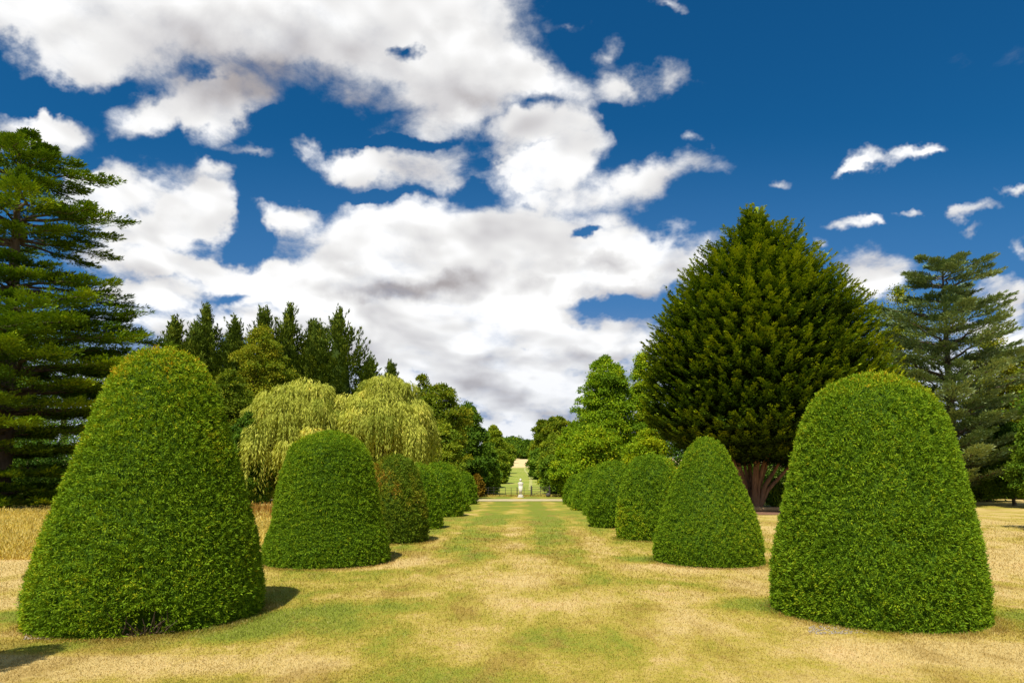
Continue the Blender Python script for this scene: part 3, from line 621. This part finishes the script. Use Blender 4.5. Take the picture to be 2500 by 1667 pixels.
def cedar(px, Y, pyt, label, mat, levels, seed, pad=1.0, blade=.30, trunk_r=.75, base_px=None, asc=0.10, K=34):
    """levels: (py, left reach px, right reach px, count) from top to bottom"""
    r = np.random.RandomState(seed+500); z0 = float(gz(Y)); k = Y/F; tp = at(px, pyt, Y); H = tp[2]-z0
    root = empty('cedar_tree', (tp[0], Y, z0), label, 'tree', 'trees around the garden'); wood = []; lf = []
    anchors, dirs, Ls, Ws, tb = [], [], [], [], []
    for (py, rl, rrr, cnt) in levels:
        zl = at(px, py, Y)[2]-z0
        for q in range(cnt):
            a = 2*math.pi*(q+r.uniform(-.3, .3))/cnt+r.uniform(0, 6.28)*0+seed+py*.37
            ca, sa = math.cos(a), math.sin(a); reach = (rrr if ca > 0 else rl)*k*abs(ca)+(rl+rrr)/2*k*abs(sa); reach = reach/ (abs(ca)+abs(sa))*1.15*r.uniform(.50, 1.10)
            zb = zl+r.uniform(-.28, .28); zb = max(zb, .7); pts = []; nseg = 7
            for s in range(nseg+1):
                u = s/nseg; zz_ = zb+reach*asc*(u*1.2)-reach*.10*u*u*(1 if asc < .2 else .3)+(-.12*reach*(1-u)*0)
                pts.append([ca*reach*u+r.normal()*.03*reach, sa*reach*u+r.normal()*.03*reach, zz_-.35*math.sin(u*3)*0])
            pts = np.array(pts); pts[0, :2] = 0; wood.append(tube(pts, np.linspace(max(.05, .022*reach), .02, nseg+1), 5)+(0,))
            nb = int(8+reach*2.6)
            for b in range(nb):
                u = r.uniform(.22, 1.0)**.8; c = np.array([np.interp(u*nseg, np.arange(nseg+1), pts[:, i]) for i in range(3)])
                sgn = 1 if b % 2 else -1; ang = a+sgn*r.uniform(.4, 1.1)*(1.15-u*.8); L = reach*r.uniform(.16, .30)*(1.25-u*.75)*pad+.5
                anchors.append(c+np.array([0, 0, r.normal()*.05])); dirs.append([math.cos(ang), math.sin(ang), -.02+r.normal()*.06+asc*.8]); Ls.append(L); Ws.append(.33*L+.30); tb.append(.36+.14*r.normal()+.16*math.sin(q*2.3+py))
    V1, Q1, T1 = spray_crown(r, np.array(anchors), np.array(dirs), np.array(Ls), np.array(Ws), K, blade, blade*.30, .03, np.array(tb), .08)
    T1 = T1+.0
    mesh_obj('crown', V1, Q1, M[mat], root, T1)
    hh = H*.97; P = np.array([[0, 0, -.3], [0, 0, .8], [.1, 0, hh*.3], [.05, .1, hh*.6], [0, 0, hh*.85], [0, 0, hh]]); wood.append(tube(P, [trunk_r*1.4, trunk_r, trunk_r*.8, trunk_r*.55, trunk_r*.28, .05], 10)+(0,))
    v, f_, _ = join(wood); mesh_obj('trunk', v, f_, M['bark'], root, smooth=True); return root
cedar(52, 50, 345, 'tall dark green cedar with layered branches at the left edge', 'cedar',
      [(352, 70, 60, 6), (385, 150, 115, 9), (432, 170, 185, 10), (490, 170, 130, 10), (545, 220, 225, 13), (592, 220, 150, 10), (655, 240, 140, 9), (705, 260, 215, 12), (760, 280, 225, 13), (808, 290, 280, 15), (852, 300, 350, 16), (905, 300, 300, 15), (955, 310, 270, 15), (1005, 310, 260, 15), (1055, 310, 250, 14), (1105, 310, 240, 14), (1155, 310, 225, 14), (1198, 290, 215, 13), (1234, 280, 210, 13)], 3, pad=1.1, blade=.30, K=56)
cedar(2300, 66, 640, 'silvery blue-green cedar with upswept tiers rising behind the right near yew', 'bluecedar',
      [(655, 50, 50, 6), (680, 95, 75, 7), (705, 80, 110, 8), (740, 100, 90, 9), (775, 120, 120, 10), (810, 140, 115, 10), (850, 160, 130, 11), (890, 180, 140, 11), (930, 180, 160, 12), (975, 180, 190, 12), (1020, 180, 170, 12), (1065, 180, 150, 12), (1110, 180, 150, 12), (1150, 170, 150, 11), (1190, 160, 120, 10)], 9, pad=1.0, blade=.34, trunk_r=.5, asc=.26, K=36)

def willow(px, Y, pyt, wpx, label, seed, ystart=.0):
    r = np.random.RandomState(seed+700); z0 = float(gz(Y)); tp = at(px, pyt, Y); H = tp[2]-z0; R = wpx/2/F*Y
    root = empty('willow_tree', (tp[0], Y, z0), label, 'tree', 'trees around the garden')
    # domed boughs over which strands cascade
    nb = 90; t = r.uniform(0, 1, nb)**.6; a = r.uniform(0, 2*np.pi, nb); bx = np.cos(a)*R*.86*t; by = np.sin(a)*R*.86*t; bz = H*(.30+.64*np.sqrt(1-t*t*.92))*r.uniform(.78, 1.0, nb); br = R*r.uniform(.10, .24, nb)
    ns = 6500; i = r.randint(0, nb, ns); d = nrm(r.normal(size=(ns, 3))); d[:, 2] = np.abs(d[:, 2])
    st = np.stack([bx, by, bz], -1)[i]+d*br[i][:, None]*np.array([1, 1, .55])
    st[:, 2] = np.minimum(st[:, 2], H); L = r.uniform(.8, 2.4, ns)*(1+1.1*(r.uniform(0, 1, ns) < .22))*r.uniform(.6, 1.5, nb)[i]; L = np.minimum(L, st[:, 2]-.4)
    K = 16; s = (np.arange(K)+r.uniform(0, 1, (ns, K)))/K; out = nrm(d*np.array([1, 1, 0])+1e-6)
    pos = st[:, None]+out[:, None]*(.35*np.minimum(s*3, 1)*L[:, None]*.22)[..., None]; pos = pos+r.normal(size=pos.shape)*.05
    pos[..., 2] -= (s**1.15)*L[:, None]
    ax = np.stack([r.normal(size=(ns, K))*.28, r.normal(size=(ns, K))*.28, -np.ones((ns, K))], -1)+out[:, None]*(.7*(1-s))[..., None]
    m = ns*K; V, Q = leaves(pos.reshape(m, 3), ax.reshape(m, 3), (out[:, None]+r.normal(size=(ns, K, 3))*.7).reshape(m, 3), r.uniform(.22, .48, m), r.uniform(.05, .10, m), .05)
    T_ = np.repeat((.36+r.normal(size=nb)*.17)[i], K)+.13*r.normal(size=m)
    mesh_obj('crown', V, Q, M['willow'], root, np.repeat(T_, 4))
    parts = [tube([[0, 0, -.3], [.1, 0, 1.5], [.2, .1, H*.35]], [.55, .42, .34], 9)+(0,)]
    for q in range(nb):
        if q % 3 == 0: e = np.array([bx[q], by[q], bz[q]]); parts.append(tube([[.2, .1, H*.3], [e[0]*.5, e[1]*.5, H*.3+(e[2]-H*.3)*.7], e], [.16, .11, .04], 5)+(0,))
    v, f_, _ = join(parts); mesh_obj('trunk', v, f_, M['bark'], root, smooth=True)
willow(742, 58, 903, 300, 'pale yellow-green weeping willow, the left one of two merging crowns', 1)
willow(945, 60, 900, 300, 'pale yellow-green weeping willow, the right one of two merging crowns', 2)

LEY = [(505, 84, 765, 120, 'dark pointed conifer with the sharpest tip above the left near yew', [(-.8, .93, .55), (.7, .93, .6)]),
       (425, 82, 803, 100, 'low dark conifer between the cedar and the first pointed conifer', [(.7, .97, .6)]),
       (645, 86, 772, 110, 'thin-tipped conifer standing behind the olive tree', [(-.75, .93, .6)]),
       (706, 88, 765, 120, 'blunt broad-topped dark conifer in the middle of the conifer row', []),
       (764, 90, 800, 95, 'short dark conifer in the notch of the conifer row', [(.2, .97, .5)]),
       (828, 86, 775, 130, 'dark conifer with twin tips at the right end of the conifer row', [(-.5, .94, .5)]),
       (560, 90, 845, 120, 'dark conifer filling the gap behind the olive tree', []),
       (905, 96, 893, 90, 'small dark conifer top just showing over the right willow', []),
       (955, 99, 903, 80, 'smallest dark conifer top at the right shoulder of the willow', [])]
for i, (px, Y, pt, w, lab, pk) in enumerate(LEY): leyland(px, Y, pt, w*1.65, lab, i, peaks=pk, group='dark conifers behind the left trees')

BL = [  # px, Y, top py, width px, label, kw
 (640, 72, 800, 210, 'large olive green broadleaf tree in front of the conifer row', dict(mat='oak', shape='egg', tintb=.62, n_leaf=30000, nclump=110, clump=.17)),
 (560, 66, 905, 190, 'dull olive broadleaf tree just right of the left near yew', dict(mat='oak', n_leaf=24000, nclump=90, clump=.18)),
 (610, 56, 1010, 120, 'dark low broadleaf tree left of the willow foot', dict(mat='dark', lo=.02, n_leaf=16000)),
 (530, 58, 1040, 150, 'dark green thicket tree behind the left near yew', dict(mat='dark', lo=.02)),
 (985, 84, 990, 200, 'dark tree filling behind the right willow', dict(mat='dark', lo=0)),
 (850, 74, 985, 300, 'dark tree in the gloom behind the willow crowns', dict(mat='dark', lo=0)),
 (1030, 84, 915, 100, 'mid green tree rising just behind the right shoulder of the willow', dict(mat='oak', lo=0, tintb=.45)),
 (1080, 78, 942, 145, 'mid green rounded tree at the right side of the willow', dict(mat='oak', shape='round', lo=.02, tintb=.5, n_leaf=24000, nclump=90, clump=.2)),
 (1085, 68, 1040, 120, 'spreading pale green beech-like tree behind the left row of yews', dict(mat='mid', shape='dome', lo=.0, n_leaf=22000, tintb=.6)),
 (1140, 92, 985, 120, 'dark green maple-like tree left of the avenue', dict(mat='dark', shape='egg', lo=.02, tintb=.55, n_leaf=22000)),
 (1205, 165, 1042, 62, 'distant bright green tree on the left side of the ride', dict(mat='mid', tintb=.6)),
 (1186, 115, 1088, 70, 'dark bushy tree lining the left of the ride', dict(mat='dark', lo=0, tintb=.5)),
 (1218, 130, 1100, 50, 'leafy bush midway up the left side of the ride', dict(mat='mid', lo=0, tintb=.45)),
 (1230, 185, 1082, 40, 'bush beyond on the left side of the ride, near the sandy rise', dict(mat='mid', lo=0)),
 (1196, 95, 1137, 50, 'round glossy green laurel bush left of the statue', dict(mat='dark', lo=0, shape='round', tintb=.75, name='laurel_bush', cat='bush', n_leaf=9000, leaf=.3)),
 (1164, 88, 1160, 34, 'yellow-brown shrub beside the farthest left yew', dict(mat='rusty', lo=0, name='shrub', cat='bush', n_leaf=4000, leaf=.25)),
 (1240, 330, 1085, 36, 'distant tree where the sandy rise meets the wood, left', dict(mat='mid', lo=0)),
 (1290, 480, 1078, 60, 'distant dark tree closing the end of the ride', dict(mat='dark', lo=0)),
 (1250, 520, 1072, 90, 'farthest tree on the skyline left of the ride', dict(mat='dark', lo=0)),
 (1336, 300, 1055, 60, 'distant tree on the right of the sandy rise', dict(mat='dark', lo=0, tintb=.5)),
 (1222, 270, 1090, 44, 'tree at the left flank of the distant sandy rise', dict(mat='dark', lo=0)),
 (1318, 400, 1066, 52, 'farthest tree at the right flank of the sandy rise', dict(mat='mid', lo=0)),
 (1243, 420, 1082, 30, 'small far tree left of the top of the sandy rise', dict(mat='dark', lo=0)),
 (1312, 250, 1085, 40, 'rounded bush at the right edge of the sandy rise', dict(mat='mid', lo=0)),
 (1326, 210, 1028, 56, 'olive rounded tree far up the right of the ride', dict(mat='oak', lo=0, shape='round')),
 (1360, 185, 1020, 80, 'dark olive oak far up the right of the ride', dict(mat='oak', lo=0, shape='round')),
 (1326, 150, 1095, 76, 'leafy green tree along the right of the ride', dict(mat='dark', lo=0, tintb=.7)),
 (1352, 112, 1062, 90, 'bright green tree lining the right of the ride', dict(mat='mid', lo=0, tintb=.55)),
 (1352, 97, 1115, 66, 'low bushy tree at the right of the iron gate', dict(mat='dark', lo=.02, tintb=.7, shape='round')),
 (1400, 88, 1030, 110, 'light green tree behind the far right yews', dict(mat='bright', lo=0, tintb=.4, n_leaf=22000)),
 (1478, 80, 874, 190, 'tall bright green broadleaf tree left of the shaggy cypress', dict(mat='bright', shape='egg', lo=.02, tintb=.32, n_leaf=44000, nclump=150, clump=.16)),
 (1450, 70, 1040, 160, 'lower bright green tree directly behind the right row of yews', dict(mat='bright', shape='round', lo=.0, tintb=.4, n_leaf=24000, nclump=80, clump=.2)),
 (1570, 84, 866, 100, 'slender yellow-green tree between broadleaf tree and cypress', dict(mat='bright', shape='egg', lo=.0, tintb=.5, n_leaf=20000, nclump=80, loose=2)),
 (1580, 68, 1050, 130, 'yellow-flecked bush tree behind the olive yew', dict(mat='bright', lo=0, tintb=.55, n_leaf=16000)),
 (1700, 78, 1000, 260, 'dark tree in deep shade behind the cypress, left part', dict(mat='dark', lo=0)),
 (1880, 76, 1040, 260, 'dark tree in deep shade behind the cypress stems', dict(mat='dark', lo=0)),
 (2060, 80, 960, 260, 'dark tree hidden between cypress and right near yew', dict(mat='dark', lo=0)),
 (1893, 62, 1172, 50, 'small pale-leaved shrub in the shade beside the cypress stems', dict(mat='mid', lo=0, name='shrub', cat='bush', n_leaf=3500, leaf=.22)),
 (2190, 86, 700, 150, 'airy olive green tree between the cypress and the blue cedar', dict(mat='oak', shape='egg', tintb=.55, loose=5, n_leaf=15000, nclump=80, clump=.16)),
 (2160, 80, 815, 80, 'dark green tree tucked against the right side of the cypress', dict(mat='dark', n_leaf=20000, loose=2, lo=0)),
 (2420, 84, 815, 160, 'olive yellow tree at the right behind the blue cedar', dict(mat='oak', tintb=.75, loose=2, n_leaf=24000, nclump=90, clump=.18, lo=0)),
 (2510, 80, 850, 150, 'olive green tree at the right edge of the view', dict(mat='oak', tintb=.7, n_leaf=20000, lo=0)),
 (2400, 74, 1000, 170, 'green leafy tree under the low tiers of the blue cedar', dict(mat='mid', tintb=.3, lo=.02, n_leaf=20000)),
 (2465, 64, 1035, 130, 'dark broadleaf tree with low boughs at the right edge', dict(mat='dark', tintb=.5, lo=.12, n_leaf=20000)),
 (2530, 58, 1000, 130, 'bright dark-green leafy tree leaving the frame at right', dict(mat='dark', tintb=.7, lo=.05, n_leaf=20000)),
 (2330, 84, 1120, 200, 'dark thicket closing the far side of the lawn behind the right near yew', dict(mat='dark', tintb=.3, lo=0, n_leaf=12000, name='thicket')),
 (2470, 86, 1120, 220, 'dark thicket closing the lawn at the right edge', dict(mat='dark', tintb=.3, lo=0, n_leaf=12000, name='thicket')),
 (370, 80, 880, 260, 'dark tree behind the cedar and the left near yew', dict(mat='dark', lo=0, n_leaf=20000)),
 (170, 84, 800, 380, 'dark tree in the gloom behind the cedar', dict(mat='dark', lo=0)),
 (-20, 86, 840, 380, 'dark tree behind the cedar at the very left edge', dict(mat='dark', lo=0, n_leaf=22000)),
 (70, 66, 1090, 420, 'dark low thicket under and behind the left edge cedar', dict(mat='dark', lo=0, tintb=.3, name='thicket', shape='dome')),
 (450, 70, 1000, 180, 'dark tree filling behind the top half of the left near yew', dict(mat='dark', lo=0)),
]
for i, (px, Y, pt, w, lab, kw) in enumerate(BL): broadleaf(px, Y, pt, w*1.06, lab, seed=i*7+1, **kw)
# a tree off the right edge throws the streaks of shade on the dry lawn
broadleaf(2672, 31.5, 820, 330, 'tree just off the right edge, seen by its shadow on the lawn', mat='dark', lo=.3, seed=991)

# ------------------------------------------------------------------ statue
def loft(sections, n=20):
    """sections: (z, cx, cy, rx, ry)"""
    th = np.linspace(0, 2*np.pi, n, endpoint=False); V = []
    for z, cx, cy, rx, ry in sections: V.append(np.stack([cx+rx*np.cos(th), cy+ry*np.sin(th), np.full(n, z)], -1))
    V = np.concatenate(V); k = len(sections)
    Q = [(i*n+j, i*n+(j+1) % n, (i+1)*n+(j+1) % n, (i+1)*n+j) for i in range(k-1) for j in range(n)]
    b = len(V); V = np.concatenate([V, [[sections[0][1], sections[0][2], sections[0][0]], [sections[-1][1], sections[-1][2], sections[-1][0]]]])
    Q += [(b, (j+1) % n, j, j) for j in range(0)]
    return V, np.array(Q)
def box(x0, x1, y0, y1, z0, z1, tx=0, ty=0):
    """box whose foot is narrower by tx, ty on each side"""
    V = np.array([(x0+tx, y0+ty, z0), (x1-tx, y0+ty, z0), (x1-tx, y1-ty, z0), (x0+tx, y1-ty, z0), (x0, y0, z1), (x1, y0, z1), (x1, y1, z1), (x0, y1, z1)], float)
    return V, np.array([(0, 3, 2, 1), (4, 5, 6, 7), (0, 1, 5, 4), (1, 2, 6, 5), (2, 3, 7, 6), (3, 0, 4, 7)])
def statue():
    p = ray(1271, 1216); p = p*(EYE/-p[2]); x, Y = p[0], p[1]
    root = empty('herm_statue', (x, Y, float(gz(Y))), 'pale stone bust on a tapering pillar at the end of the lawn', 'statue')
    v, q, _ = join([box(-.36, .36, -.36, .36, 0, .14)+(0,), box(-.29, .29, -.29, .29, .14, .30)+(0,), box(-.24, .24, -.24, .24, .30, .36)+(0,)]); mesh_obj('plinth', v, q, M['stone'], root)
    v, q, _ = join([box(-.27, .27, -.22, .22, .36, 1.50, .09, .07)+(0,), box(-.31, .31, -.25, .25, 1.50, 1.56)+(0,)]); mesh_obj('pillar', v, q, M['stone'], root)
    S = [(1.56, 0, 0, .26, .19), (1.66, 0, 0, .33, .21), (1.78, 0, 0, .36, .21), (1.86, 0, 0, .31, .18), (1.92, 0, -.01, .16, .12), (1.97, 0, -.02, .085, .085), (2.03, 0, -.03, .08, .085), (2.07, 0, -.05, .10, .12), (2.12, 0, -.05, .115, .14), (2.18, 0, -.04, .125, .145), (2.25, 0, -.03, .12, .135), (2.31, 0, -.02, .09, .10), (2.345, 0, -.02, .03, .03)]
    V, Q = loft(S, 22); Vn, Qn = loft([(2.10, 0, -.185, .02, .02), (2.13, 0, -.20, .025, .03), (2.18, 0, -.18, .012, .015)], 8)
    Vh, Qh = loft([(2.13, 0, .02, .14, .12), (2.2, 0, .03, .15, .14), (2.28, 0, .01, .135, .13), (2.36, 0, 0, .07, .07), (2.375, 0, 0, .01, .01)], 18)
    v, q, _ = join([(V, Q, 0), (Vn, Qn, 0)]); mesh_obj('bust', v, q, M['stone'], root, smooth=True)
    mesh_obj('hair', Vh, Qh, M['stone'], root, smooth=True)
    return x, Y
SX, SY = statue()

# ------------------------------------------------------------------ fences and gate
def fence(px0, px1, Y, npost, rails, h, mat, label, name='iron_fence', pr=.035, rr=.016, group=None, jit=0.0, cat='fence'):
    r = np.random.RandomState(int(px0)); x0, x1 = at(px0, 1200, Y)[0], at(px1, 1200, Y)[0]; z0 = float(gz(Y))
    root = empty(name, ((x0+x1)/2, Y, z0), label, cat, group); L = (x1-x0)/2
    for i in range(npost):
        x = -L+2*L*i/max(npost-1, 1); hh = h*(1+.04+jit*r.normal()); lx = jit*r.normal()*.4
        v, q = tube([[x, 0, -.1], [x+lx*.5, 0, hh*.5], [x+lx, 0, hh], [x+lx, 0, hh+.03]], [pr, pr, pr*.9, pr*.3], 6); mesh_obj('post', v, q, M[mat], root)
    for k in range(rails):
        z = h*(.12+.88*k/max(rails-1, 1)); v, q = tube([[-L, 0, z], [0, 0, z-.01], [L, 0, z]], [rr]*3, 5); mesh_obj('rail', v, q, M[mat], root)
FY = SY+3.0
fence(1164, 1262, FY, 8, 4, 1.15, 'iron', 'thin dark iron park fence left of the statue', group=None)
fence(1263, 1296, FY, 3, 4, 1.15, 'iron', 'short run of iron fence between statue and gate')
def gate():
    x0, x1 = at(1297, 1200, FY)[0], at(1342, 1200, FY)[0]; L = (x1-x0)/2; z0 = float(gz(FY))
    root = empty('iron_gate', ((x0+x1)/2, FY, z0), 'dark iron field gate with two heavy posts, right of the statue', 'gate')
    for x in (-L, L):
        v, q = tube([[x, 0, -.1], [x, 0, 1.40], [x, 0, 1.46]], [.075, .07, .03], 8); mesh_obj('post', v, q, M['iron'], root)
    fr = []
    for z in (.15, .40, .68, 1.0, 1.25): fr.append(tube([[-L+.09, 0, z], [0, 0, z], [L-.09, 0, z]], [.022]*3, 6)+(0,))
    for x in (-L+.11, 0, L-.11): fr.append(tube([[x, 0, .12], [x, 0, .7], [x, 0, 1.28]], [.03]*3, 6)+(0,))
    fr.append(tube([[-L+.1, 0.03, .18], [0, 0.03, .7], [L-.1, 0.03, 1.2]], [.02]*3, 6)+(0,))
    v, q, _ = join(fr); mesh_obj('gate_leaf', v, q, M['iron'], root)
    th = np.linspace(0, np.pi, 8); S = [(.28*math.sin(t)*0-.02+.28*(1-math.cos(t)), 0, 0, max(.30*math.sin(t), .01), max(.26*math.sin(t), .01)) for t in th]
    V, Q = loft(S, 12); V = V*(1+.08*fbm3(V, 2, 2, 6))[:, None]; p = at(1338, 1209, FY-1.0)
    tag(mesh_obj('boulder', V, Q, M['greystone'], loc=(p[0], FY-1.0, float(gz(FY-1))), smooth=True), 'dark round stone at the foot of the gatepost', 'stone')
gate()
fence(1343.5, 1400, FY, 5, 4, 1.15, 'iron', 'iron fence running from the gate under the bushes at right')
fence(1098, 1163, FY+.6, 9, 2, 1.35, 'wood', 'rusty brown stake fence in dry weeds left of the iron fence', name='stake_fence', pr=.05, rr=.03, jit=.06)
def weeds():
    r = np.random.RandomState(4); n = 5000; x = r.uniform(at(1095, 1200, 90)[0], at(1172, 1200, 90)[0], n); y = r.uniform(FY-1.8, FY+3, n)
    w = r.uniform(0, 1, n) < .4; x2 = r.uniform(-9.5, 7.5, n); x = np.where(w, x2, x); h = np.where(w, .3, .85)*r.uniform(.5, 1.2, n); y = np.where(w, r.uniform(FY-.5, FY+.6, n), y)
    V, Q = leaves(np.stack([x, y, gz(y)], -1), np.stack([r.normal(size=n)*.3, r.normal(size=n)*.3, np.ones(n)], -1), r.normal(size=(n, 3)), h, .06, .05, .6)
    tag(mesh_obj('dry_weeds', V, Q, M['hay'], tint=np.repeat(r.uniform(-.1, .6, n), 4)), 'golden dry weeds along the fence beyond the statue', 'weeds', kind='stuff')
weeds()

# ------------------------------------------------------------------ cypress bed and timber edging
def bed():
    p = at(1838, 1235, 56); cx, cy = p[0], 54.5; n = 48; th = np.linspace(0, 2*np.pi, n, endpoint=False); V = [[cx, cy, .05]]; r = np.random.RandomState(6)
    for f in (.5, 1): 
        for t in th: V.append([cx+math.cos(t)*9.5*f*(1+.03*math.sin(5*t)), cy+math.sin(t)*6.5*f*(1+.04*math.sin(3*t)), .03+.02*(1-f)])
    V = np.array(V); Q = [(1+j, 1+n+j, 1+n+(j+1) % n, 1+(j+1) % n) for j in range(n)]; V = np.concatenate([V]); 
    Q += [(0, 1+j, 1+(j+1) % n, 1+(j+2) % n) for j in range(0, n, 2)]
    tag(mesh_obj('mulch_bed', V, np.array(Q), M['mulch']), 'red-brown mulch under the shaggy cypress', 'mulch', kind='stuff')
    x0, x1 = at(1800, 1240, 52.0)[0], at(1990, 1240, 52.0)[0]
    v, q = tube([[x0, 0, .19], [x0*.6+x1*.4, .05, .20], [x0*.3+x1*.7, -.04, .2], [x1, 0, .19]], [.17, .19, .18, .15], 10)
    tag(mesh_obj('fallen_log', v, q, M['wood'], loc=(0, 52.0, 0), smooth=True), 'long weathered log lying on mulch in front of the cypress stems', 'log')
bed()
print('done build')
